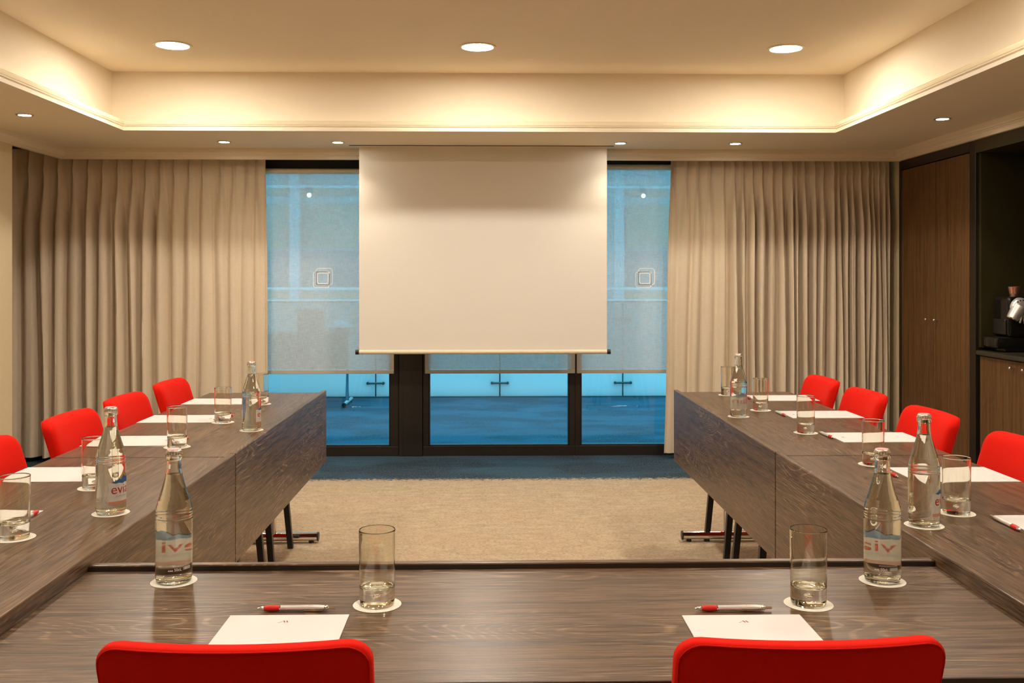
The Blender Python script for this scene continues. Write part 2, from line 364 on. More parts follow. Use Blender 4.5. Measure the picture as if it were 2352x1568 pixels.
ceil_root = struct(empty('ceiling'))
LX0, LX1, LY0, LY1 = -2.24, 2.15, -0.55, 6.02      # opening of the raised coffer
CX0, CX1, CY0, CY1 = -2.36, 2.25, -0.67, 6.15      # its upstand
OX0, OX1, OY0, OY1 = -2.98, 2.93, -1.6, 6.88
bm = bm_new(); box(bm, CX0 - 0.05, CX1 + 0.05, CY0 - 0.05, CY1 + 0.05, ZC, ZC + 0.05); obj('raised_panel', bm, M['paint'], ceil_root)
bm = bm_new(); sweep_rect(bm, [(0, 2.24), (0.04, 2.24), (0.04, ZC), (0, ZC)], CX0, CX1, CY0, CY1); obj('cove_wall', bm, M['paint'], ceil_root)
bm = bm_new()
def slab_ring(bm, i, o, z0, z1):
    (a0, a1, b0, b1), (c0, c1, d0, d1) = i, o
    box(bm, c0, a0, d0, d1, z0, z1); box(bm, a1, c1, d0, d1, z0, z1); box(bm, a0, a1, d0, b0, z0, z1); box(bm, a0, a1, b1, d1, z0, z1)
slab_ring(bm, (LX0 - 0.03, LX1 + 0.03, LY0 - 0.03, LY1 + 0.03), (OX0, OX1, OY0, OY1), ZS, ZS + 0.02)
obj('soffit', bm, M['paint'], ceil_root)
bm = bm_new()
box(bm, -4.5, 3.7, 6.93, WY + 0.15, 2.40, 2.46); box(bm, -4.5, -2.98, 6.04, 6.93, 2.40, 2.46)
box(bm, 2.93, 3.7, -1.6, 6.93, 2.40, 2.46); box(bm, OX0, OX1, 6.93 - 0.02, 6.93, 2.16, 2.42); box(bm, -3.0, -2.98, 6.156, 6.93, 2.16, 2.42)
obj('curtain_pocket', bm, M['paint'], ceil_root)
# stepped moulding round the opening, and the opal lip the strip shines through
bm = bm_new(); sweep_rect(bm, [(0.0, ZS - 0.0015), (0.0, ZS + 0.016), (0.010, ZS + 0.019), (0.010, ZS + 0.025), (0.002, ZS + 0.028), (0.002, ZS + 0.032), (0.16, ZS + 0.032), (0.16, ZS + 0.022), (0.031, ZS + 0.022), (0.031, ZS - 0.0015)], LX0, LX1, LY0, LY1)
obj('cove_moulding', bm, M['trim'], ceil_root)
bm = bm_new(); sweep_rect(bm, [(0.002, ZS + 0.032), (-0.002, ZS + 0.037), (-0.002, ZS + 0.053), (0.003, ZS + 0.060), (0.011, ZS + 0.063), (0.012, ZS + 0.060), (0.005, ZS + 0.056), (0.002, ZS + 0.050), (0.002, ZS + 0.038), (0.006, ZS + 0.032)], LX0, LX1, LY0, LY1)
obj('opal_lip', bm, M['acrylic'], ceil_root, smooth=True)
bm = bm_new(); sweep_rect(bm, [(-0.035, ZS), (-0.034, 2.190), (-0.030, 2.184), (-0.018, 2.184), (-0.014, 2.178), (-0.004, 2.174), (0.0, 2.168), (0.0, 2.148), (0.03, 2.148), (0.03, ZS)], OX0 + 0.004, OX1 - 0.02, OY0 + 0.02, OY1)
obj('crown_moulding', bm, M['trim'], ceil_root)
bm = bm_new(); box(bm, CX0 + 0.11, CX1 - 0.11, LY1 + 0.026, LY1 + 0.040, ZS + 0.034, ZS + 0.040); o = obj('led_strip', bm, M['cove'], ceil_root)
bm = bm_new(); box(bm, LX0 - 0.040, LX0 - 0.026, CY0 + 0.1, CY1 - 0.22, ZS + 0.034, ZS + 0.040); obj('led_strip', bm, M['coveside'], ceil_root)
bm = bm_new(); box(bm, LX1 + 0.026, LX1 + 0.040, CY0 + 0.1, CY1 - 0.22, ZS + 0.034, ZS + 0.040); obj('led_strip', bm, M['coveside'], ceil_root)

# ------------------------------------------------------------------ windows
def window(n, x0, x1, fl, fr, zt):
    r = struct(empty('window_%d' % n, (0, 0, 0)))
    z0, z1 = 0.0, 2.26
    bm = bm_new()
    box(bm, x0, x1, WY - 0.02, WY + 0.07, z0, 0.072, 0.003); box(bm, x0, x1, WY - 0.02, WY + 0.07, zt, z1, 0.003)
    box(bm, x0, x0 + fl, WY - 0.02, WY + 0.07, 0.072, zt, 0.003); box(bm, x1 - fr, x1, WY - 0.02, WY + 0.07, 0.072, zt, 0.003)
    # inner bead
    a, b, c, d = x0 + fl, x1 - fr, 0.072, zt
    for q in ((a, b, c, c + 0.008), (a, b, d - 0.008, d), (a, a + 0.008, c, d), (b - 0.008, b, c, d)):
        box(bm, q[0], q[1], WY - 0.008, WY + 0.05, q[2], q[3])
    obj('frame', bm, M['alu'], r)
    bm = bm_new(); box(bm, a, b, WY + 0.022, WY + 0.030, c, d); obj('pane', bm, M['pane'], r)
    return r
window(1, -2.55, -0.674, 0.06, 0.063, 2.095)
window(2, -0.494, 0.632, 0.043, 0.043, 2.11)
window(3, 0.632, 2.35, 0.043, 0.06, 2.13)
bm = bm_new(); box(bm, -0.672, -0.496, WY - 0.035, WY + 0.09, 0.0, 2.26, 0.004)
box(bm, -0.640, -0.638, WY - 0.037, WY - 0.034, 0, 2.26); struct(obj('trim_1', bm, M['alu']))
# nested-square mark printed on two of the blinds
def etch(cx, cz):
    bm = bm_new(); s = 0.036
    def rr(x, z, w, r=0.02, t=0.0055):
        pts = []
        for k in range(4):
            for a in range(5):
                th = PI / 2 * k + PI / 2 * a / 4
                ox = (1, -1, -1, 1)[k] * (w - r); oz = (1, 1, -1, -1)[k] * (w - r)
                pts.append((x + ox, z + oz, th))
        A = [bm.verts.new((px + math.cos(t_) * r, -0.0022, pz + math.sin(t_) * r)) for px, pz, t_ in pts]
        B = [bm.verts.new((px + math.cos(t_) * (r - t), -0.0022, pz + math.sin(t_) * (r - t))) for px, pz, t_ in pts]
        C = [bm.verts.new(v.co + Vector((0, 0.001, 0))) for v in A]; D = [bm.verts.new(v.co + Vector((0, 0.001, 0))) for v in B]
        ring_between(bm, A, B); ring_between(bm, C, D); ring_between(bm, A, C); ring_between(bm, B, D)
    rr(cx + 0.012, cz + 0.012, 0.062); rr(cx, cz, 0.040, 0.015); rr(cx - 0.010, cz - 0.010, 0.060); rr(cx + 0.002, cz + 0.002, 0.050, 0.016)
    return bm
# ------------------------------------------------------------------ outside: balustrade, table, building
br = tag(empty('glass_balustrade', (0, 10.72, 0)), 'frosted glass balustrade with steel posts outside behind the window', 'balustrade')
seams = [-5.34, -3.98, -2.61, -1.25, 0.11, 1.465, 2.82, 4.18, 5.54]
for a, b in zip(seams, seams[1:]):
    bm = bm_new(); box(bm, a + 0.008, b - 0.008, -0.006, 0.006, 0.012, 1.03, 0.002, 1); obj('glass_panel', bm, M['frost'], br)
for s in seams:
    bm = bm_new(); cyl(bm, (s, 0.06, 0), (s, 0.06, 1.03), 0.022, n=12); p = obj('post', bm, M['teal'], br, smooth=True)
    for z in (0.158, 0.86):
        bm = bm_new(); cyl(bm, (s - 0.085, -0.022, z), (s + 0.085, -0.022, z), 0.011, n=10); cyl(bm, (s - 0.085, -0.03, z), (s - 0.085, 0.03, z), 0.015, n=12); cyl(bm, (s + 0.085, -0.03, z), (s + 0.085, 0.03, z), 0.015, n=12); cyl(bm, (s, -0.022, z), (s, 0.06, z), 0.006, n=8)
        obj('clamp', bm, M['teal'], p, smooth=True)
bm = bm_new(); cyl(bm, (-5.4, 0.0, 1.055), (5.6, 0.0, 1.055), 0.021, n=16); obj('handrail', bm, M['chrome'], br, smooth=True)
bm = bm_new(); box(bm, -5.4, 5.6, -0.02, 0.02, 0.0, 0.012); obj('base_channel', bm, M['teal'], br)

LAMPX = (-3.64, 3.12)
fb = tag(empty('building', (0, 20, 0)), 'building across the atrium with terracotta panels between pale bands', 'building')
bm = bm_new(); box(bm, -16, 16, 0.1, 0.6, -6, 9); obj('wall', bm, M['facadewall'], fb)
cols = [-7.85, -5.55, -3.80, -1.6, 0.62, 2.80, 5.0, 7.2]
for i, x in enumerate(cols):
    bm = bm_new(); box(bm, x - 0.26, x - 0.06, -0.15, 0.1, -6, 9); obj('pilaster', bm, M['facadewall'], fb)
    for z0, z1 in ((-0.1, 1.0), (1.92, 2.80), (2.98, 3.20), (4.9, 5.8)):
        bm = bm_new(); box(bm, x, x + 1.75, 0.02, 0.1, z0 if not (z0 == -0.1 and i % 2) else 0.4, z1, 0.01, 1); obj('cladding_panel', bm, M['terracotta'], fb)
    bm = bm_new(); box(bm, x, x + 1.75, 0.06, 0.1, 1.1, 1.85); obj('window_glass', bm, M['facadeglass'], fb)
for z in (1.06, 3.12, 4.1):
    bm = bm_new(); box(bm, -16, 16, -0.2, -0.1, z, z + 0.05); obj('ledge', bm, M['facadeline'], fb)

M['lampglow'] = emit('outdoor_lamp_bulb', (1.0, 0.93, 0.82), 22.0)
for x_, lb_ in ((-3.95, 'small lit globe lamp under the white ledge outside, left of the projection screen'), (2.80, 'small lit globe lamp under the white ledge outside, right of the projection screen')):
    lp_ = tag(empty('outdoor_lamp', (LAMPX[0] if x_ < 0 else LAMPX[1], 19.75, 2.965)), lb_, 'lamp', 'globe lamps on the building across')
    bm = bm_new(); bmesh.ops.create_icosphere(bm, subdivisions=2, radius=0.046); obj('bulb', bm, M['lampglow'], lp_, smooth=True)
    bm = bm_new(); box(bm, -0.07, 0.07, -0.06, 0.045, 0.055, 0.15, 0.01, 1); obj('bracket', bm, M['teal'], lp_)

# ------------------------------------------------------------------ projection screen and blinds
sc = tag(empty('projection_screen', (-0.044, 6.72, 0)), 'wide cream projection screen pulled down in front of the middle window', 'screen')
bm = bm_new(); box(bm, -0.853, 0.853, -0.0006, 0.0006, 0.816, 2.2195); obj('screen_cloth', bm, M['screen'], sc)
bm = bm_new(); cyl(bm, (-0.853, 0, 0.806), (0.853, 0, 0.806), 0.0145, n=18); b_ = obj('bottom_bar', bm, M['bar'], sc, smooth=True)
for s in (-1, 1):
    bm = bm_new(); cyl(bm, (s * 0.853, 0, 0.806), (s * 0.878, 0, 0.806), 0.016, n=18); obj('end_cap', bm, M['black'], sc, smooth=True)
bm = bm_new(); box(bm, -0.915, 0.895, -0.045, 0.02, 2.2175, 2.2205); box(bm, -0.915, 0.895, 0.021, 0.10, 2.2175, 2.2205); obj('slot_cover', bm, M['trim'], sc)
bm = bm_new(); box(bm, -0.915, 0.895, -0.052, -0.045, 2.2170, 2.2205); obj('slot_edge', bm, M['black'], sc)

def blind(x0, x1, ztop, lab, mark_x=None):
    r = tag(empty('roller_blind', ((x0 + x1) / 2, 7.14, 0)), lab, 'blind', 'sheer roller blinds on the window wall')
    h = (x1 - x0) / 2
    bm = bm_new(); box(bm, -h + 0.024, h - 0.024, -0.0005, 0.0005, 0.645, ztop); obj('blind_cloth', bm, M['blind'], r)
    for s in (-1, 1):
        bm = bm_new(); box(bm, min(s * h, s * (h - 0.024)), max(s * h, s * (h - 0.024)), -0.0012, 0.0012, 0.62, ztop); obj('side_hem', bm, M['hem'], r)
    bm = bm_new(); box(bm, -h, h, -0.004, 0.004, 0.616, 0.643, 0.002, 1); obj('bottom_hem', bm, M['hem'], r)
    bm = bm_new(); cyl(bm, (-h, 0.0, ztop + 0.008), (h, 0.0, ztop + 0.008), 0.018, n=14); obj('roller', bm, M['bar'], r, smooth=True)
    if mark_x is not None: obj('printed_mark', etch(mark_x - (x0 + x1) / 2, 1.312), M['etch'], r)['label'] = 'pale nested squares mark'
blind(-2.40, -0.700, 2.086, 'sheer roller blind left of the projection screen, beside the smoother curtain edge', -1.218)
blind(-0.474, 0.625, 2.10, 'sheer roller blind mostly hidden behind the projection screen, over the middle pane')
blind(0.638, 2.25, 2.122, 'sheer roller blind right of the projection screen, beside the densely gathered curtain', 1.138)

# ------------------------------------------------------------------ curtains
def interp(xs, ys, x):
    if x <= xs[0]: return ys[0]
    for i in range(1, len(xs)):
        if x <= xs[i]: return ys[i-1] + (ys[i] - ys[i-1]) * (x - xs[i-1]) / (xs[i] - xs[i-1])
    return ys[-1]
def curtain(name, pleats_top, pleats_bot, y, amp, lab, ztop, zbot, seed):
    """cloth hung from pinch pleats; pleat k runs from pleats_top[k] to pleats_bot[k]"""
    rnd = random.Random(seed); K = len(pleats_top); NS = 14; NR = 44
    a_k = [amp[i] * rnd.uniform(0.6, 1.35) for i in range(K)]; ph = [rnd.uniform(-0.9, 0.9) for _ in range(K)]; w2 = [rnd.uniform(-0.4, 0.4) for _ in range(K)]
    sk = [rnd.uniform(0.25, 0.75) for _ in range(K)]
    bm = bm_new(); G = []
    for r in range(NR + 1):
        t = r / NR; tt = t ** 1.0; z = ztop + (zbot - ztop) * (0 if t == 0 else t)
        row = []
        drop = (ztop - z)
        op = min(1, max(0, (drop - 0.14) / 0.45)); op = op * op * (3 - 2 * op)
        for k in range(K - 1):
            x0 = pleats_top[k] * (1 - tt) + pleats_bot[k] * tt; x1 = pleats_top[k+1] * (1 - tt) + pleats_bot[k+1] * tt
            for s in range(NS):
                u = s / NS; A = a_k[k] * (1 - u) + a_k[k+1] * u
                # pinched header: narrow forward ridge at the pleat, cloth flat between
                d_top = min(u, 1 - u); ridge = math.exp(-(d_top / 0.10) ** 2)
                hdr = ridge * 0.026 + 0.006 * math.sin(PI * u) * math.sin(k * 1.7) * (drop * 8 if drop < 0.12 else 1)
                uu = u ** (math.log(0.5) / math.log(0.35 + 0.3 * sk[k]))
                body = A * math.cos(2 * PI * uu) * 0.5 + A * 0.22 * math.cos(4 * PI * uu + ph[k]) * math.sin(PI * u) + 0.10 * A * math.sin(2.3 * z + w2[k] * 5) * math.sin(2 * PI * u)
                if drop < 0.10: hdr *= (0.6 + 0.4 * drop / 0.1)
                pinch = math.exp(-((drop - 0.15) / 0.03) ** 2)
                yy = y - (hdr * (1 - op) + body * op + pinch * ridge * 0.012)
                xx = x0 + (x1 - x0) * (u + 0.17 * math.sin(2 * PI * u + ph[k] * 0.6) * op * (0.6 + 0.4 * w2[k]))
                xx += 0.004 * math.sin(z * 3.1 + k) * op
                row.append(bm.verts.new((xx, yy, z)))
        G.append(row)
    n = len(G[0])
    # give the cloth a thickness: second skin 2 mm behind
    B = [[bm.verts.new(v.co + Vector((0, 0.002, 0))) for v in row] for row in G]
    for r in range(NR):
        for i in range(n - 1):
            bm.faces.new((G[r][i], G[r+1][i], G[r+1][i+1], G[r][i+1])); bm.faces.new((B[r][i], B[r][i+1], B[r+1][i+1], B[r+1][i]))
        for i in (0, n - 1): bm.faces.new((G[r][i], B[r][i], B[r+1][i], G[r+1][i]) if i == 0 else (G[r][i], G[r+1][i], B[r+1][i], B[r][i]))
    for r in (0, NR):
        for i in range(n - 1): bm.faces.new((G[r][i], G[r][i+1], B[r][i+1], B[r][i]) if r == 0 else (G[r][i], B[r][i], B[r][i+1], G[r][i+1]))
    o = obj(name, bm, M['curtain'], smooth=True, angle=80); return tag(o, lab, 'curtain', 'linen curtains on the window wall')
def px2x(px, y): return (px - 1125) * y / 2240.0 * (1.0 - 0.0 * px)
lp = [-4.15, -3.99, -3.84, -3.69, -3.55, -3.405] + [px2x(p, 7.03) for p in (77, 111, 144, 177, 211, 244, 278, 311, 342, 374, 405, 440, 470, 511, 540, 568, 590, 613)]
lb = [x + 0.02 * math.sin(i * 2.1) for i, x in enumerate(lp)]; lb[-1] = -1.575
curtain('curtain', lp, lb, 7.06, [0.11] * 16 + [0.045, 0.04, 0.035, 0.03, 0.025, 0.02, 0.02, 0.012], 'beige linen curtain left of the window, hanging in broad even folds', 2.235, 0.035, 3)
rp = [px2x(p, 7.03) for p in (1543, 1551, 1581, 1607, 1634, 1665)]; x = px2x(1690, 7.03); rr_ = random.Random(5)
while x < px2x(2040, 7.03): rp.append(x); x += rr_.uniform(0.032, 0.080)
rp.append(px2x(2052, 7.03))
rb = [x + (0.016 * math.sin(i * 1.9) + 0.008 * math.sin(i * 4.3) if i > 5 else 0) for i, x in enumerate(rp)]; rb[0] = 1.262; rb[1] = 1.290; rb[2] = 1.375; rb[3] = 1.47; rb[4] = 1.57; rb[5] = 1.68
curtain('curtain', rp, rb, 7.05, [0.01, 0.014, 0.028, 0.034, 0.038, 0.04] + [0.125] * (len(rp) - 6), 'beige linen curtain right of the window, densely gathered in narrow folds', 2.235, 0.045, 9)
for x0, x1, lb_ in ((-4.3, -1.55, 'thin dark curtain rail above the left curtain'), (1.22, 2.95, 'thin dark curtain rail above the right curtain')):
    bm = bm_new(); box(bm, x0, x1, 7.04, 7.065, 2.240, 2.256, 0.003, 1); tag(obj('curtain_rail', bm, M['greybox']), lb_, 'curtain rail', 'curtain rails in the ceiling pocket')
bm = bm_new(); box(bm, -4.38, -2.56, WY - 0.014, WY, 0, 0.07); struct(obj('baseboard_window', bm, M['alu']))

# ------------------------------------------------------------------ ceiling lights
def ring_bm(r0, r1, z0, z1, n=40):
    bm = bm_new(); lathe(bm, [(r0, z0), (r1, z0), (r1, z1), (r0, z1), (r0, z0)], n); return bm
big_labels = {0: 'large round ceiling downlight on the left of the raised ceiling', 1: 'large round ceiling downlight in the middle of the raised ceiling', 2: 'large round ceiling downlight on the right of the raised ceiling'}
first = None
for j, yy in enumerate((5.44, 3.4, 1.36)):
    for i, xx in enumerate((-1.755, -0.068, 1.662)):
        lab = big_labels[i] if j == 0 else 'large round ceiling downlight out of view, %s row from the window, %s' % (('', 'second', 'third', 'fourth')[j], ('left', 'middle', 'right')[i])
        if first is None:
            first = tag(empty('downlight', (xx, yy, ZC)), lab, 'ceiling light', 'large downlights in the raised ceiling')
            obj('trim_ring', ring_bm(0.088, 0.104, -0.006, 0.0), M['trim'], first, smooth=True)
            bm = bm_new(); lathe(bm, [(0, -0.004), (0.088, -0.004), (0.088, -0.001), (0, -0.001)], 40); obj('light_disc', bm, M['big'], first)
        else:
            dup(first, (xx, yy, ZC), 0, lab)
spots = [(-2.572, 5.455, 'small recessed spotlight in the lower ceiling at the far left'), (-1.763, 6.517, 'small recessed spotlight above the left curtain'),
         (-1.012, 6.52, 'small recessed spotlight just left of the projection screen top'), (0.875, 6.519, 'small recessed spotlight just right of the projection screen top'),
         (1.651, 6.523, 'small recessed spotlight above the right curtain'), (2.566, 5.472, 'small recessed spotlight in front of the tall wardrobe')]
sp0 = None
sl = bpy.data.lights.new('spot_lamp', 'SPOT'); sl.energy = P_SPOT; sl.color = (1.0, 0.88, 0.70); sl.spot_size = math.radians(118); sl.spot_blend = 0.85; sl.shadow_soft_size = 0.025
for xx, yy, lab in spots:
    if sp0 is None:
        sp0 = tag(empty('spotlight', (xx, yy, ZS)), lab, 'ceiling light', 'small spotlights in the lower ceiling')
        obj('bezel', ring_bm(0.034, 0.046, -0.005, 0.0, 28), M['satin'], sp0, smooth=True)
        bm = bm_new(); lathe(bm, [(0, -0.003), (0.034, -0.003), (0.034, -0.001), (0, -0.001)], 28); obj('light_disc', bm, M['small'], sp0)
    else: dup(sp0, (xx, yy, ZS), 0, lab)
    lo = bpy.data.objects.new('spot_lamp', sl); COL.objects.link(lo); lo.location = (xx, yy, ZS - 0.012); lo['kind'] = 'helper'

# ------------------------------------------------------------------ fitted cupboards on the right
wd = tag(empty('wardrobe', (2.93, 6.37, 0)), 'tall built-in wardrobe with two brown oak doors in a black frame', 'wardrobe')
bm = bm_new()
box(bm, 0.0, 0.6, 0.515, 0.55, 0, 2.147, 0.002, 1); box(bm, 0.0, 0.6, -0.55, -0.475, 0, 2.147, 0.002, 1); box(bm, 0.0, 0.6, -0.475, 0.515, 2.085, 2.147); box(bm, 0.01, 0.6, -0.475, 0.515, 0.0, 0.08); box(bm, 0.58, 0.6, -0.475, 0.515, 0.08, 2.085)
obj('carcass', bm, M['darkframe'], wd)
for y0, y1, ky in ((-0.006, 0.512, 0.075), (-0.472, -0.014, -0.05)):
    bm = bm_new(); box(bm, 0.004, 0.024, y0, y1, 0.083, 2.08, 0.0015, 1); d = obj('door', bm, M['cabwood'], wd)
    bm = bm_new(); lathe(bm, [(0, -0.030), (0.006, -0.029), (0.0085, -0.024), (0.007, -0.017), (0.0035, -0.012), (0.0035, 0.004), (0, 0.004)], 16, 'X', (0.0, ky, 1.04)); obj('knob', bm, M['satin'], d, smooth=True, angle=60)
bm = bm_new(); box(bm, 2.93, 3.6, 3.55, 5.815, 2.07, 2.147); box(bm, 3.53, 3.55, 3.55, 5.82, 0.0, 2.07); box(bm, 2.95, 3.55, 5.79, 5.8195, 0.90, 2.07); struct(obj('wall_niche', bm, M['niche']))
sbd = tag(empty('base_cabinet', (2.93, 4.68, 0)), 'low brown oak cabinet with dark worktop gap, under the coffee machine', 'cabinet')
sbd['label'] = 'low brown oak cabinet with small knobs below the coffee machine'
bm = bm_new(); box(bm, 0.03, 0.58, -1.12, 1.105, 0.09, 0.855); box(bm, 0.06, 0.56, -1.1, 1.09, 0.0, 0.09); obj('carcass', bm, M['darkframe'], sbd)
ys = [1.103, 0.652, 0.19, -0.27, -0.73, -1.12]
for i, (a, b) in enumerate(zip(ys, ys[1:])):
    bm = bm_new(); box(bm, 0.008, 0.029, b + 0.002, a - 0.002, 0.10, 0.850, 0.0015, 1); d = obj('door', bm, M['cabwood'], sbd)
    ky = b + 0.065 if i % 2 == 0 else a - 0.065
    bm = bm_new(); lathe(bm, [(0, -0.026), (0.006, -0.025), (0.0085, -0.020), (0.007, -0.013), (0.0035, -0.008), (0.0035, 0.01), (0, 0.01)], 16, 'X', (0.0, ky, 0.812)); obj('knob', bm, M['satin'], d, smooth=True, angle=60)
bm = bm_new(); box(bm, 2.915, 3.528, 3.56, 5.788, 0.856, 0.884, 0.006, 2); tag(obj('worktop', bm, M['counter']), 'dark stone worktop inside the black niche on the right', 'worktop')

rd0 = 0.6
M['headsilver'] = mat('brushed_silver', (0.80, 0.78, 0.74), 0.28, metal=0.7)
cm = tag(empty('coffee_machine', (2.945, 5.685, 0.885)), 'black capsule coffee machine with chrome head on the dark worktop', 'coffee machine')
bm = bm_new(); box(bm, 0.0, 0.30, -0.085, 0.08, 0.02, 0.088, 0.012, 3); box(bm, 0.05, 0.36, -0.08, 0.075, 0.0, 0.03, 0.004, 1); obj('drip_tray', bm, M['blackgloss'], cm, smooth=True)
bm = bm_new(); box(bm, 0.065, 0.38, -0.09, 0.085, 0.085, 0.325, 0.022, 4); obj('body', bm, M['blackgloss'], cm, smooth=True)
bm = bm_new(); box(bm, 0.055, 0.07, -0.07, 0.065, 0.10, 0.19, 0.004, 1); obj('spout_recess', bm, M['black'], cm)
bm = bm_new()
lathe(bm, [(0, -0.030), (0.030, -0.028), (0.048, -0.018), (0.056, 0.0), (0.058, 0.03), (0.050, 0.05), (0, 0.055)], 32, 'Y', (0.132, -0.095, 0.262)); hd = obj('silver_head', bm, M['headsilver'], cm, smooth=True, angle=50)
bm = bm_new(); cyl(bm, (0.128, -0.095, 0.262), (0.082, -0.095, 0.192), 0.046, 0.031, n=28); obj('nozzle', bm, M['headsilver'], cm, smooth=True, angle=50)
bm = bm_new(); cyl(bm, (0.083, -0.095, 0.1935), (0.080, -0.095, 0.189), 0.034, 0.031, n=28); cyl(bm, (0.135, -0.11, 0.215), (0.118, -0.115, 0.170), 0.009, 0.007, n=12); cyl(bm, (0.150, -0.10, 0.215), (0.150, -0.110, 0.168), 0.010, 0.008, n=12); obj('spout', bm, M['chrome'], cm, smooth=True, angle=50)
bm = bm_new()
for k in range(5):
    a_ = rd0 + k * 0.42
    lathe(bm, [(0, -0.003), (0.0042, -0.003), (0.0042, 0.004), (0, 0.004)], 10, 'Y', (0.132 + 0.041 * math.cos(a_), -0.116, 0.262 + 0.041 * math.sin(a_)))
obj('button', bm, M['black'], hd)
tg = obj('cup', (lambda b: (lathe(b, [(0, 0.0), (0.022, 0.0), (0.026, 0.012), (0.033, 0.045), (0.034, 0.055), (0.031, 0.055), (0.023, 0.012), (0, 0.010)], 28), b)[1])(bm_new()), M['copper'], smooth=True, loc=(3.085, 5.67, 1.2105))
tag(tg, 'small copper coloured cup standing on top of the coffee machine', 'cup')

# ------------------------------------------------------------------ folding tables
TL, TW = 1.752, 0.585
def make_table(h, lab, loc, rz, back_label=None):
    r = tag(empty('folding_table', loc, rz), lab, 'table', 'oak folding tables of the U-shaped layout')
    hx, hy = TL / 2, TW / 2
    bm = bm_new(); box(bm, -hx + 0.001, hx - 0.001, -hy + 0.001, hy - 0.022, h - 0.024, h, 0.0015, 2); tt = obj('tabletop', bm, M['wood'], r)
    bm = bm_new()
    for q in ((-hx, hx, -hy, -hy + 0.0012), (-hx, -hx + 0.0012, -hy, hy - 0.021), (hx - 0.0012, hx, -hy, hy - 0.021)): box(bm, q[0], q[1], q[2], q[3], h - 0.0235, h - 0.001)
    obj('edging_or_shade_strip', bm, M['edge'], tt)
    bm = bm_new(); box(bm, -hx, hx, hy - 0.020, hy, h - 0.345, h + 0.012, 0.003, 2); mp = obj('modesty_panel', bm, M['wood'], r)
    bm = bm_new(); box(bm, -hx + 0.002, hx - 0.002, hy - 0.0212, hy - 0.0199, h - 0.02, h + 0.0092); obj('edging_or_shade_strip', bm, M['edge'], mp)  # dark strip paints the shade on the lip's less lit face into the colour
    for s in (-1, 1):
        x = s * (hx - 0.045)
        bm = bm_new(); cyl(bm, (x, 0.035, 0.035), (x, 0.035, h - 0.03), 0.0175, n=18); box(bm, x - 0.03, x + 0.03, -0.12, 0.12, h - 0.031, h - 0.0245); lg = obj('leg', bm, M['chrome'], r, smooth=True)
        bm = bm_new(); cyl(bm, (x, -0.255, 0.030), (x, 0.255, 0.030), 0.0215, n=20); ft = obj('foot', bm, M['chrome'], lg, smooth=True)
        for t in (-1, 1):
            bm = bm_new(); cyl(bm, (x, t * 0.255, 0.030), (x, t * 0.262, 0.030), 0.0225, n=20); cyl(bm, (x, t * 0.225, 0.0), (x, t * 0.225, 0.012), 0.013, n=14); obj('foot_cap', bm, M['black'], lg, smooth=True)
    bm = bm_new(); cyl(bm, (-hx + 0.045, 0.02, h - 0.06), (hx - 0.045, 0.02, h - 0.06), 0.011, n=12); obj('crossbar', bm, M['chrome'], r, smooth=True)
    return r
XL, XR = -0.822 - TW / 2, 0.930 + TW / 2
t1 = make_table(0.742, 'dark oak folding table on the left, the one nearer the window', (XL, 4.052, 0), -PI / 2)
dup(t1, (XL, 4.052 - TL - 0.006, 0), -PI / 2, 'dark oak folding table on the left, running beside the near table')
t2 = dup(t1, (XR, 4.035, 0), PI / 2, 'dark oak folding table on the right, the one nearer the window')
dup(t1, (XR, 4.035 - TL - 0.006, 0), PI / 2, 'dark oak folding table on the right, running beside the near table')
make_table(0.722, 'dark oak folding table across the front, set slightly lower', (0.054, 2.035 - TW / 2, 0), 0)
HF, HS = 0.722, 0.742
ot = dup(t1, (-2.30, 10.13, 0), PI, 'folding table standing outside beyond the sheer blind, panel facing in', 'table on the landing outside')
bm = bm_new(); box(bm, -0.125, 0.125, -0.09, 0.09, 0, 0.245, 0.004, 1); o = obj('box', bm, M['greybox'], loc=(-1.845, 10.12, 0.7425)); tag(o, 'dark upright box on the table outside behind the blind', 'box')
bm = bm_new(); lathe(bm, [(0, 0), (0.05, 0), (0.055, 0.012), (0.12, 0.04), (0.175, 0.062), (0.178, 0.066), (0.172, 0.066), (0.115, 0.046), (0.04, 0.02), (0, 0.018)], 32); o = obj('bowl', bm, M['porcelain'], smooth=True, loc=(-1.545, 10.12, 0.7425)); tag(o, 'wide pale bowl on the table outside behind the blind', 'bowl')
for k, (dx, dy) in enumerate(((-0.05, 0.0), (0.05, -0.01), (0.0, 0.075))):
    bm = bm_new(); bmesh.ops.create_icosphere(bm, subdivisions=2, radius=0.042); o = obj('fruit', bm, M['porcelain'], smooth=True, loc=(-1.545 + dx, 10.12 + dy, 0.7425 + 0.085)); tag(o, ('pale round fruit in the bowl outside, the left one', 'pale round fruit in the bowl outside, the right one', 'pale round fruit in the bowl outside, the rear middle one')[k], 'fruit', 'fruit in the bowl outside')

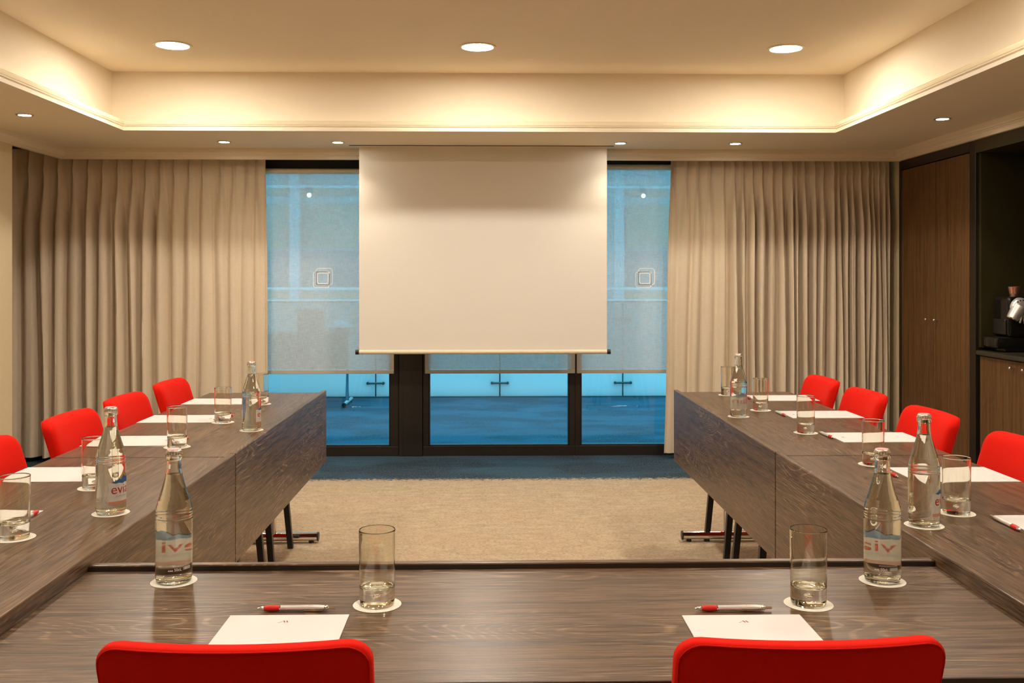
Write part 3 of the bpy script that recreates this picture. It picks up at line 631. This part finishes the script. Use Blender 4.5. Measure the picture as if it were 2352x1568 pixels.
# ------------------------------------------------------------------ chairs
def rrect(w, z0, z1, r, n=7, taper=0.0):
    pts = []
    hw = w / 2
    for cx, cz, a0 in ((hw - r, z1 - r, 0), (-hw + r, z1 - r, PI/2), (-hw + r, z0 + r, PI), (hw - r, z0 + r, 3*PI/2)):
        for i in range(n):
            a = a0 + PI/2 * i / (n - 1); x = cx + r * math.cos(a); z = cz + r * math.sin(a)
            pts.append((x, z))
    # densify long edges
    out = []
    for i in range(len(pts)):
        p, q = pts[i], pts[(i + 1) % len(pts)]; out.append(p)
        L = math.hypot(q[0] - p[0], q[1] - p[1]); k = int(L / 0.03)
        for j in range(1, k): out.append((p[0] + (q[0] - p[0]) * j / k, p[1] + (q[1] - p[1]) * j / k))
    return out
def make_chair(lab, loc, rz):
    r = tag(empty('conference_chair', loc, rz), lab, 'chair', 'red upholstered chairs round the tables')
    w, z0, z1 = 0.386, 0.415, 0.832
    def shape(x, z, d):   # d = depth across the slab, 0 rear .. 1 front
        lean = -0.160 - 0.130 * (z - z0) / (z1 - z0); y = lean + 0.75 * (x * x) - 0.012 + d
        taper = 1.0 + 0.03 * (z - z0) / (z1 - z0) - 0.10 * max(0, (0.62 - z) / 0.2) ** 2 * 0.5
        return (x * taper, y, z)
    P = rrect(w, z0, z1, 0.036); cz = (z0 + z1) / 2
    bm = bm_new(); rings = []
    T = 0.040
    prof = [(0.0, 0.12, 0.0), (0.06, 0.0, 0), (0.5, 0.0, 0), (0.0, 0.0, 0)]
    def ring(inset, d):
        vs = []
        for x, z in P:
            L = math.hypot(x, z - cz); # inset along the axes so the border stays even
            sx = (w / 2 - inset) / (w / 2); sz = ((z1 - z0) / 2 - inset) / ((z1 - z0) / 2)
            vs.append(bm.verts.new(shape(x * sx, cz + (z - cz) * sz, d)))
        return vs
    seq = [(0.19, 0.001), (0.15, 0.0), (0.11, 0.0), (0.07, 0.0), (0.035, 0.0), (0.012, 0.0), (0.004, 0.002), (0.0006, 0.006), (0.0, 0.012), (0.0, 0.024), (0.003, 0.033), (0.009, 0.040), (0.02, 0.0445), (0.04, 0.047), (0.08, 0.049), (0.12, 0.050), (0.16, 0.050), (0.19, 0.050)]
    R = [ring(i, d) for i, d in seq]
    for a, b in zip(R, R[1:]): ring_between(bm, a, b)
    bm.faces.new(R[0][::-1]); bm.faces.new(R[-1])
    bk = obj('backrest', bm, M['redfab'], r, smooth=True, angle=60)
    bm = bm_new(); tube(bm, [shape(x * (w/2 - 0.0035) / (w/2), cz + (z - cz) * ((z1 - z0)/2 - 0.0035) / ((z1 - z0)/2), 0.0018) for x, z in P], 0.0011, 6, closed=True); obj('seam', bm, M['redpipe'], bk, smooth=True)
    # seat pad
    bm = bm_new(); Q = rrect(0.43, -0.215, 0.245, 0.05); Rr = []
    for ins, z in ((0.20, 0.418), (0.02, 0.418), (0.004, 0.422), (0.0, 0.432), (0.0, 0.448), (0.006, 0.460), (0.02, 0.466), (0.06, 0.469), (0.14, 0.468), (0.20, 0.467)):
        Rr.append([bm.verts.new((x * (0.215 - ins) / 0.215, 0.015 + (y - 0.015) * (0.23 - ins) / 0.23, z)) for x, y in Q])
    for a, b in zip(Rr, Rr[1:]): ring_between(bm, a, b)
    bm.faces.new(Rr[0][::-1]); bm.faces.new(Rr[-1]); obj('seat', bm, M['redfab'], r, smooth=True, angle=60)
    for sx, y0, y1 in ((-1, 0.225, 0.262), (1, 0.225, 0.262), (-1, -0.17, -0.235), (1, -0.17, -0.235)):
        bm = bm_new(); A = []; xx = sx * 0.185; x2 = sx * 0.200; t0, t1 = 0.0145, 0.0125
        for (x, y, z, t) in ((x2, y1, 0, t1), (xx, y0, 0.42, t0)): A.append([bm.verts.new((x + a * t, y + b * t, z)) for a, b in ((-1,-1),(1,-1),(1,1),(-1,1))])
        ring_between(bm, A[0], A[1]); bm.faces.new(A[0][::-1]); bm.faces.new(A[1]); obj('leg', bm, M['leg'], r)
    bm = bm_new(); box(bm, -0.185, 0.185, 0.212, 0.236, 0.392, 0.417); box(bm, -0.185, 0.185, -0.185, -0.160, 0.392, 0.417); box(bm, -0.198, -0.172, -0.17, 0.22, 0.392, 0.417); box(bm, 0.172, 0.198, -0.17, 0.22, 0.392, 0.417); obj('seat_frame', bm, M['leg'], r)
    bm = bm_new(); box(bm, -0.12, -0.09, -0.185, -0.165, 0.40, 0.47); box(bm, 0.09, 0.12, -0.185, -0.165, 0.40, 0.47); obj('back_bracket', bm, M['leg'], r)
    return r
CF = 1.334 + 0.302
c0 = make_chair('red felt chair at the front table, left one seen from behind', (-0.359, CF, 0), 0)
c0.scale = (0.975, 1, 0.980)
dup(c0, (0.456, CF - 0.004, 0), 0, 'red felt chair at the front table, right one seen from behind')
XCL, XCR = -1.524 + 0.29, 1.638 - 0.29
for yy, lab in ((4.585, 'red chair on the left side nearest the window, beside the broad curtain'), (4.02, 'red chair on the left side, second from the window'), (3.495, 'red chair on the left side, third from the window'), (2.88, 'red chair cut off by the left picture edge, farthest from the window')):
    dup(c0, (XCL, yy, 0), -PI / 2, lab).scale = (1, 1, 1.006)
for yy, lab in ((4.665, 'red chair on the right side nearest the window, before the gathered curtain'), (4.12, 'red chair on the right side, second from the window'), (3.51, 'red chair on the right side in front of the wardrobe doors'), (2.885, 'red chair cut off by the right picture edge, before the low cabinet')):
    dup(c0, (XCR, yy, 0), PI / 2, lab).scale = (1, 1, 1.006)

# ------------------------------------------------------------------ small print: the slanted mark
def mark(bm, s, f):
    """two slanted bars and a thin swash, drawn in (u, v) of about one unit, placed by f(u, v)"""
    def poly(pts):
        A = [bm.verts.new(f(u * s, v * s, 0)) for u, v in pts]; B = [bm.verts.new(f(u * s, v * s, 1)) for u, v in pts]
        ring_between(bm, A, B); bm.faces.new(A[::-1]); bm.faces.new(B)
    poly([(-0.10, 0.34), (0.10, 0.34), (0.30, -0.30), (0.10, -0.30)])
    poly([(0.32, 0.34), (0.52, 0.34), (0.72, -0.30), (0.52, -0.30)])
    poly([(-0.85, -0.36), (-0.60, -0.36), (-0.18, 0.02), (-0.06, 0.30), (-0.30, -0.02), (-0.60, -0.28)])

# ------------------------------------------------------------------ writing pads (A4 sheets)
def make_pad(lab, loc, rz):
    # local: width 0.21 along x, length 0.297 along y, head of the sheet at +y
    bm = bm_new(); box(bm, -0.105, 0.105, -0.1485, 0.1485, 0.0003, 0.0020); o = obj('notepad', bm, M['paper'], loc=loc, rot=(0, 0, rz))
    tag(o, lab, 'notepad', 'white A4 pads laid at each seat')
    bm = bm_new(); mark(bm, 0.0115, lambda u, v, k: (u - 0.004, 0.1485 - 0.034 + v * 1.15, 0.0020 + 0.0002 * k)); obj('printed_mark', bm, M['redprint'], o); return o
pad0 = make_pad('white A4 pad on the near table behind the left red chair back', (-0.355, 1.742 - 0.1485, HF), 0)
dup(pad0, (0.446, 1.724 - 0.1485, HF), 0, 'white A4 pad on the near table behind the right red chair back')
lx = -1.409 + 0.151
for yy, lab in ((4.577, 'white A4 pad on the left table closest to the window'), (4.020, 'white A4 pad on the left table, second from the window'), (3.478, 'white A4 pad on the left table, third from the window, behind the tall bottle'),
                (2.900, 'white A4 pad on the left table beside the leftmost red chair'), (2.345, 'white A4 pad at the left picture edge behind a glass')):
    dup(pad0, (lx, yy, HS), -PI / 2 + (0.012 if yy == 3.478 else 0), lab)
for yy, xx, lab in ((4.645, 1.400, 'white A4 pad on the right table closest to the window'), (4.087, 1.395, 'white A4 pad on the right table, second from the window'), (3.502, 1.392, 'white A4 pad on the right table, third from the window'),
                (2.840, 1.360, 'white A4 pad on the right table behind the bottle and glass'), (2.243, 1.375, 'white A4 pad at the right picture edge with a pen beside it')):
    dup(pad0, (xx, yy, HS), PI / 2, lab)

o = dup(pad0, (lx + 0.004, 3.482, HS - 0.0002), -PI / 2 - 0.05, 'single white sheet sticking out askew under the third pad from the window, left table')
o.scale = (1, 1, 0.4)
for p_ in [q for q in bpy.data.objects if q.name.startswith('notepad') and abs(q.location.y - 3.478) < 1e-4 and q.location.x < 0]: p_.location.z += 0.0010

# ------------------------------------------------------------------ pens
def make_pen(lab, loc, rz):
    # lies along local x, tip at -x
    r = tag(empty('ballpoint_pen', loc, rz), lab, 'pen', 'red and silver ballpoint pens'); z = 0.0058
    def part(name, prof, m, parent=r):
        bm = bm_new(); lathe(bm, prof, 20, 'X', (0, 0, z)); return obj(name, bm, m, parent, smooth=True, angle=40)
    part('tip', [(0, -0.0705), (0.0008, -0.0702), (0.0011, -0.067), (0.0026, -0.063), (0.0042, -0.057), (0.0044, -0.0555), (0, -0.0555)], M['chrome'])
    part('grip', [(0, -0.0560), (0.0045, -0.0558), (0.0053, -0.050), (0.0057, -0.042), (0.0053, -0.034), (0.0050, -0.0285), (0, -0.0285)], M['redrubber'])
    part('collar', [(0, -0.0290), (0.0052, -0.0288), (0.0052, -0.0265), (0, -0.0265)], M['chrome'])
    bl = part('barrel', [(0, -0.0268), (0.0050, -0.0266), (0.0049, -0.010), (0.0051, 0.010), (0.0056, 0.030), (0.0055, 0.042), (0.0046, 0.052), (0, 0.052)], M['silver'])
    part('end_ring', [(0, 0.0515), (0.0048, 0.0518), (0.0043, 0.0575), (0.0034, 0.0595), (0, 0.0595)], M['chrome'])
    part('push_button', [(0, 0.0590), (0.0024, 0.0592), (0.0022, 0.067), (0.0026, 0.0678), (0.0024, 0.0712), (0, 0.0716)], M['chrome'])
    bm = bm_new(); tube(bm, [(0.055, -0.0050, z + 0.001), (0.050, -0.0078, z + 0.001), (0.035, -0.0084, z), (0.018, -0.0082, z), (0.0155, -0.0064, z)], 0.0009, 8); tube(bm, [(0.050, -0.0078, z - 0.0016), (0.035, -0.0084, z - 0.0022), (0.018, -0.0082, z - 0.0016)], 0.0009, 8); obj('clip', bm, M['chrome'], r, smooth=True)
    bm = bm_new()
    def f(u, v, k):
        rr = 0.0054 + 0.0001 + 0.0002 * k; a = v / 0.0054; return (0.028 + u, rr * math.sin(a), z + rr * math.cos(a))
    mark(bm, 0.0055, f); obj('printed_mark', bm, M['redprint'], bl); return r
pen0 = make_pen('red and silver pen above the pad on the near table, left seat', (-0.350, 1.7665, HF), 0.0)
dup(pen0, (0.437, 1.7485, HF), 0.0, 'red and silver pen above the pad on the near table, right seat')
for xx, yy, rz, lab in ((1.228, 4.092, PI/2 + 0.04, 'red and silver pen beside the second pad from the window, right table'),
                        (1.229, 3.532, PI/2 + 0.03, 'red and silver pen beside the third pad from the window, right table'),
                        (1.180, 2.860, PI/2, 'silver pen whose red end is hidden behind the right-hand bottle'),
                        (1.211, 2.262, PI/2 - 0.02, 'red and silver pen at the right picture edge beside a pad'),
                        (1.236, 4.668, PI/2 + 0.02, 'pen beside the pad closest to the window, right table, half hidden by a bottle'),
                        (-1.112, 2.366, -PI/2, 'red and silver pen behind the glass at the left picture edge'),
                        (-1.090, 4.030, -PI/2 - 0.35, 'pen behind the second glass from the window, left table'),
                        (-1.088, 3.455, -PI/2 - 0.15, 'pen behind the third glass from the window, left table')):
    dup(pen0, (xx, yy, HS), rz, lab)

# ------------------------------------------------------------------ bottles
def text_mesh(txt, size, bold=False):
    cu = bpy.data.curves.new('t', 'FONT'); cu.body = txt; cu.size = size; cu.align_x = 'CENTER'; cu.resolution_u = 6
    if bold: cu.offset = size * 0.018
    ob = bpy.data.objects.new('t', cu); COL.objects.link(ob); dg = bpy.context.evaluated_depsgraph_get(); dg.update()
    me = bpy.data.meshes.new_from_object(ob.evaluated_get(dg)); bpy.data.objects.remove(ob); bpy.data.curves.remove(cu)
    bm = bmesh.new(); bm.from_mesh(me); bpy.data.meshes.remove(me); return bm
def slice_u(bm, step=0.002):
    us = [v.co.x for v in bm.verts]; x = min(us) + step
    while x < max(us):
        bmesh.ops.bisect_plane(bm, geom=bm.verts[:] + bm.edges[:] + bm.faces[:], plane_co=(x, 0, 0), plane_no=(1, 0, 0)); x += step
def wrap(bm, r, zoff, back=False, flip=False):
    for v in bm.verts:
        u, w = v.co.x, v.co.y; a = u / r + (PI if back else 0)
        v.co = Vector((r * math.sin(a), -r * math.cos(a), zoff + w))
    return bm
def patch(pts, step=0.002):
    bm = bm_new(); bm.faces.new([bm.verts.new((u, w, 0)) for u, w in pts]); slice_u(bm, step); bmesh.ops.triangulate(bm, faces=bm.faces[:]); return bm
def join(*bms):
    out = bm_new()
    for b in bms:
        mp = {v: out.verts.new(v.co) for v in b.verts}
        for f in b.faces:
            try: out.faces.new([mp[v] for v in f.verts])
            except ValueError: pass
        b.free()
    return out
RB = 0.0353
outer = [(0.0, 0.0025), (0.018, 0.0018), (0.026, 0.0), (0.030, 0.0), (0.0332, 0.003), (0.0350, 0.010), (RB, 0.018), (RB, 0.124), (0.0347, 0.1255), (0.0347, 0.127), (RB, 0.1285), (0.0347, 0.130), (0.0347, 0.1315), (0.0352, 0.133), (0.0347, 0.140), (0.0335, 0.149), (0.0305, 0.160), (0.0265, 0.173), (0.0225, 0.186), (0.0188, 0.199), (0.0160, 0.211), (0.0146, 0.222), (0.0139, 0.234), (0.0138, 0.240), (0.0155, 0.2415), (0.0163, 0.244), (0.0163, 0.248), (0.0150, 0.250), (0.0134, 0.251), (0.0134, 0.2565)]
inner = [(0.0105, 0.2565), (0.0105, 0.240), (0.0115, 0.222), (0.0134, 0.209), (0.0162, 0.197), (0.0200, 0.184), (0.0240, 0.171), (0.0280, 0.158), (0.0310, 0.147), (0.0322, 0.139), (0.0328, 0.130), (0.0330, 0.120), (0.0330, 0.020), (0.0315, 0.0105), (0.027, 0.0075), (0.018, 0.0085), (0.0, 0.011)]
def make_bottle(lab, loc, rz):
    r = tag(empty('water_bottle', loc, rz), lab, 'bottle', 'glass water bottles on the tables')
    bm = bm_new(); lathe(bm, support(outer + inner), 64); obj('glass_body', bm, M['bottleglass'], r, smooth=True, angle=70)
    e = 0.00025; wp = [(rr + (e if rr > 0 else 0), z) for rr, z in inner if z < 0.212][::-1]; wp[0] = (0, 0.011 - e)
    top = 0.2125; wp.append((0.0129 + e, top)); wp.append((0.0115, top - 0.0006)); wp.append((0.0, top - 0.0006))
    bm = bm_new(); lathe(bm, support(wp), 64); obj('water', bm, M['water'], r, smooth=True, angle=70)
    # crimped crown cap
    n = 42; bm = bm_new(); rows = []
    for rr, z, cr in ((0.0160, 0.2515, 0.0011), (0.0155, 0.2545, 0.0009), (0.0147, 0.2570, 0.0003), (0.0142, 0.2590, 0), (0.0130, 0.2602, 0), (0.0118, 0.2604, 0)):
        rows.append([bm.verts.new(((rr + cr * (1 if k % 2 else -1)) * math.cos(2*PI*k/n), (rr + cr * (1 if k % 2 else -1)) * math.sin(2*PI*k/n), z)) for k in range(n)])
    for a, b in zip(rows, rows[1:]): ring_between(bm, a, b)
    bm.faces.new(rows[-1]); bm.faces.new(rows[0][::-1]); cp = obj('cap', bm, M['cap'], r, smooth=True, angle=50)
    bm = bm_new(); lathe(bm, [(0, 0.2605), (0.0118, 0.2605), (0.0121, 0.2608), (0.0118, 0.2611), (0, 0.2612)], 36); obj('cap_print', bm, M['cappink'], cp, smooth=True)
    # printed label on the glass
    r0 = RB + 0.00035; hw = 0.0395; z0 = 0.027; z1 = 0.080
    lb = obj('label', wrap(patch([(-hw, 0), (hw, 0), (hw, z1 - z0), (-hw, z1 - z0)]), r0, z0), M['labelwhite'], r, smooth=True)
    def sub(name, fn, m, dr=0.00025):
        obj(name, wrap(fn(), r0 + dr, z0), m, lb)
    band = lambda: patch([(-hw, 0), (hw, 0), (hw, 0.0070), (-hw, 0.0070)])
    def mts():
        H = z1 - z0
        return patch([(-0.032, H), (-0.020, H + 0.006), (-0.014, H + 0.009), (-0.009, H + 0.006), (-0.003, H + 0.014), (0.002, H + 0.017), (0.007, H + 0.010), (0.012, H + 0.013), (0.018, H + 0.008), (0.026, H + 0.005), (0.033, H), (0.024, H - 0.001), (0.014, H - 0.003), (0.004, H - 0.0015), (-0.004, H - 0.004), (-0.014, H - 0.001), (-0.022, H - 0.003)])
    def snow():
        H = z1 - z0
        return patch([(-0.034, H - 0.001), (-0.020, H + 0.004), (-0.014, H + 0.007), (-0.009, H + 0.005), (-0.003, H + 0.011), (0.002, H + 0.014), (0.007, H + 0.008), (0.012, H + 0.010), (0.018, H + 0.006), (0.026, H + 0.003), (0.034, H - 0.001)])
    def word():
        b = text_mesh('evian', 0.0330); 
        for v in b.verts: v.co.y += 0.0255
        slice_u(b); return b
    def lines():
        b = text_mesh('NATURAL MINERAL WATER', 0.0036)
        for v in b.verts: v.co.y += 0.0185
        c = patch([(-0.028, 0.0163), (0.028, 0.0163), (0.028, 0.0166), (-0.028, 0.0166)]); return join(b, c)
    sub('snow', snow, M['labelwhite'], 0.0); sub('pink_band', band, M['labelpinkpale']); sub('mountains', mts, M['labelbluepale']); sub('lettering', word, M['labelredpale']); sub('small_lettering', lines, M['labelgreypale'])
    # small white print opposite the label
    b1 = text_mesh('50cL', 0.0075, True)
    for v in b1.verts: v.co.x += -0.002; v.co.y += 0.0
    pcs = [b1]; rb = random.Random(2); x = 0.0085
    while x < 0.0265:
        w = rb.choice((0.0004, 0.0008)); pcs.append(patch([(x, 0.0005), (x + w, 0.0005), (x + w, 0.0062), (x, 0.0062)])); x += w + rb.choice((0.0004, 0.0006))
    for q in (-0.019, -0.0155, -0.0125): pcs.append(patch([(q - 0.0022, 0.0), (q, 0.0035), (q + 0.0018, 0.0)]))
    for y_ in (0.0085, 0.0102): pcs.append(patch([(-0.012, y_), (0.026, y_), (0.026, y_ + 0.0004), (-0.012, y_ + 0.0004)]))
    bmj = join(*pcs); slice_u(bmj, 0.003); obj('white_print', wrap(bmj, r0, 0.0285, back=True), M['whiteink'], r)
    return r
def rd(a): return math.radians(a)
CT = 0.0011   # coaster thickness
bt0 = make_bottle('glass water bottle standing on the near table on the left, label turned away', (-0.625, 1.945, HF + CT), rd(213))
dup(bt0, (0.778, 1.916, HF + CT), rd(167), 'glass water bottle standing on the near table on the right, label turned away')
dup(bt0, (-0.934, 2.426, HS + CT), rd(75), 'glass water bottle on the left table, front one, with its label half visible')
dup(bt0, (-0.904, 3.723, HS + CT), rd(104), 'glass water bottle on the left table, the one nearer the window')
dup(bt0, (1.018, 2.264, HS + CT), rd(69), 'glass water bottle on the right table, front one, label peeking at its right edge')
dup(bt0, (1.036, 4.040, HS + CT), rd(135), 'glass water bottle on the right table, the one nearer the window')
# ------------------------------------------------------------------ tumblers
def make_glass(lab, loc):
    r = tag(empty('water_glass', loc), lab, 'glass', 'clear empty tumblers on the tables')
    bm = bm_new()
    lathe(bm, support([(0, 0.0022), (0.022, 0.0022), (0.026, 0.0), (0.0295, 0.0), (0.0315, 0.003), (0.0322, 0.010), (0.0328, 0.060), (0.0334, 0.1365), (0.0330, 0.1378), (0.0325, 0.1380), (0.0321, 0.1370), (0.0316, 0.060), (0.0310, 0.038), (0.0290, 0.033), (0.020, 0.0305), (0.008, 0.0290), (0, 0.0285)]), 64)
    g = obj('glass_body', bm, M['glass'], r, smooth=True, angle=70)
    obj.keep = True
    bm = bm_new(); lathe(bm, [(0, 0.014), (0.003, 0.0147), (0.0055, 0.0175), (0.0055, 0.019), (0.003, 0.0218), (0, 0.0225)], 20, flip=True)
    bmesh.ops.recalc_face_normals(bm, faces=bm.faces[:]); bmesh.ops.reverse_faces(bm, faces=bm.faces[:])
    obj('air_bubble', bm, M['glass'], g, smooth=True, angle=80); obj.keep = False
    return r
gl = [(-0.207, 1.798, HF, 'empty tumbler on the near table beside the left pad'), (0.587, 1.784, HF, 'empty tumbler on the near table beside the right pad'),
      (-1.061, 2.201, HS, 'empty tumbler at the left picture edge, in front of a pad'), (-1.090, 2.716, HS, 'empty tumbler half hidden behind the left table bottle'),
      (-1.069, 3.360, HS, 'empty tumbler on the left table, third from the window'), (-1.067, 3.925, HS, 'empty tumbler on the left table, second from the window'),
      (-1.044, 4.482, HS, 'empty tumbler on the left table closest to the window, behind a bottle'), (1.170, 4.775, HS, 'empty tumbler on the right table closest to the window, behind a bottle'),
      (1.181, 4.229, HS, 'empty tumbler on the right table, second from the window'), (1.179, 3.614, HS, 'empty tumbler on the right table, third from the window'),
      (1.189, 3.000, HS, 'empty tumbler on the right table, just behind a bottle cap'), (1.150, 2.379, HS, 'empty tumbler on the right table, immediately right of a bottle')]
g0 = None
for x, y, h, lab in gl:
    if g0 is None: g0 = make_glass(lab, (x, y, h + CT))
    else: dup(g0, (x, y, h + CT), 0, lab)
# ------------------------------------------------------------------ coasters
bm = bm_new(); lathe(bm, [(0, 0.0002), (0.0440, 0.0002), (0.0444, 0.0006), (0.0440, 0.0010), (0, 0.0010)], 60)
co = obj('coaster', bm, M['coaster'], smooth=True, loc=(-0.207, 1.798, HF)); tag(co, 'round cream paper coaster under the left tumbler of the near table', 'coaster', 'round paper coasters')
bm = bm_new(); mark(bm, 0.018, lambda u, v, k: (u, v, 0.0010 + 0.0001 * k)); obj('printed_mark', bm, M['redprint'], co)
cl = [(0.587, 1.784, HF, 'round cream paper coaster under the right tumbler of the near table'), (-0.625, 1.945, HF, 'round cream paper coaster under the left bottle of the near table'), (0.778, 1.916, HF, 'round cream paper coaster under the right bottle of the near table'),
      (-0.934, 2.426, HS, 'round paper coaster under the front bottle of the left table'), (-0.904, 3.723, HS, 'round paper coaster under the far bottle of the left table'), (1.018, 2.264, HS, 'round paper coaster under the front bottle of the right table'), (1.036, 4.040, HS, 'round paper coaster under the far bottle of the right table')]
for (x, y, h, lab) in gl[2:]: cl.append((x, y, h, 'paper coaster under the ' + lab.replace('empty tumbler', 'tumbler').replace(', behind a bottle', '').replace(', immediately right', ' right').replace(', just behind', ' behind').replace(', in front of a pad', '')))
for x, y, h, lab in cl: dup(co, (x, y, h), 0, lab)
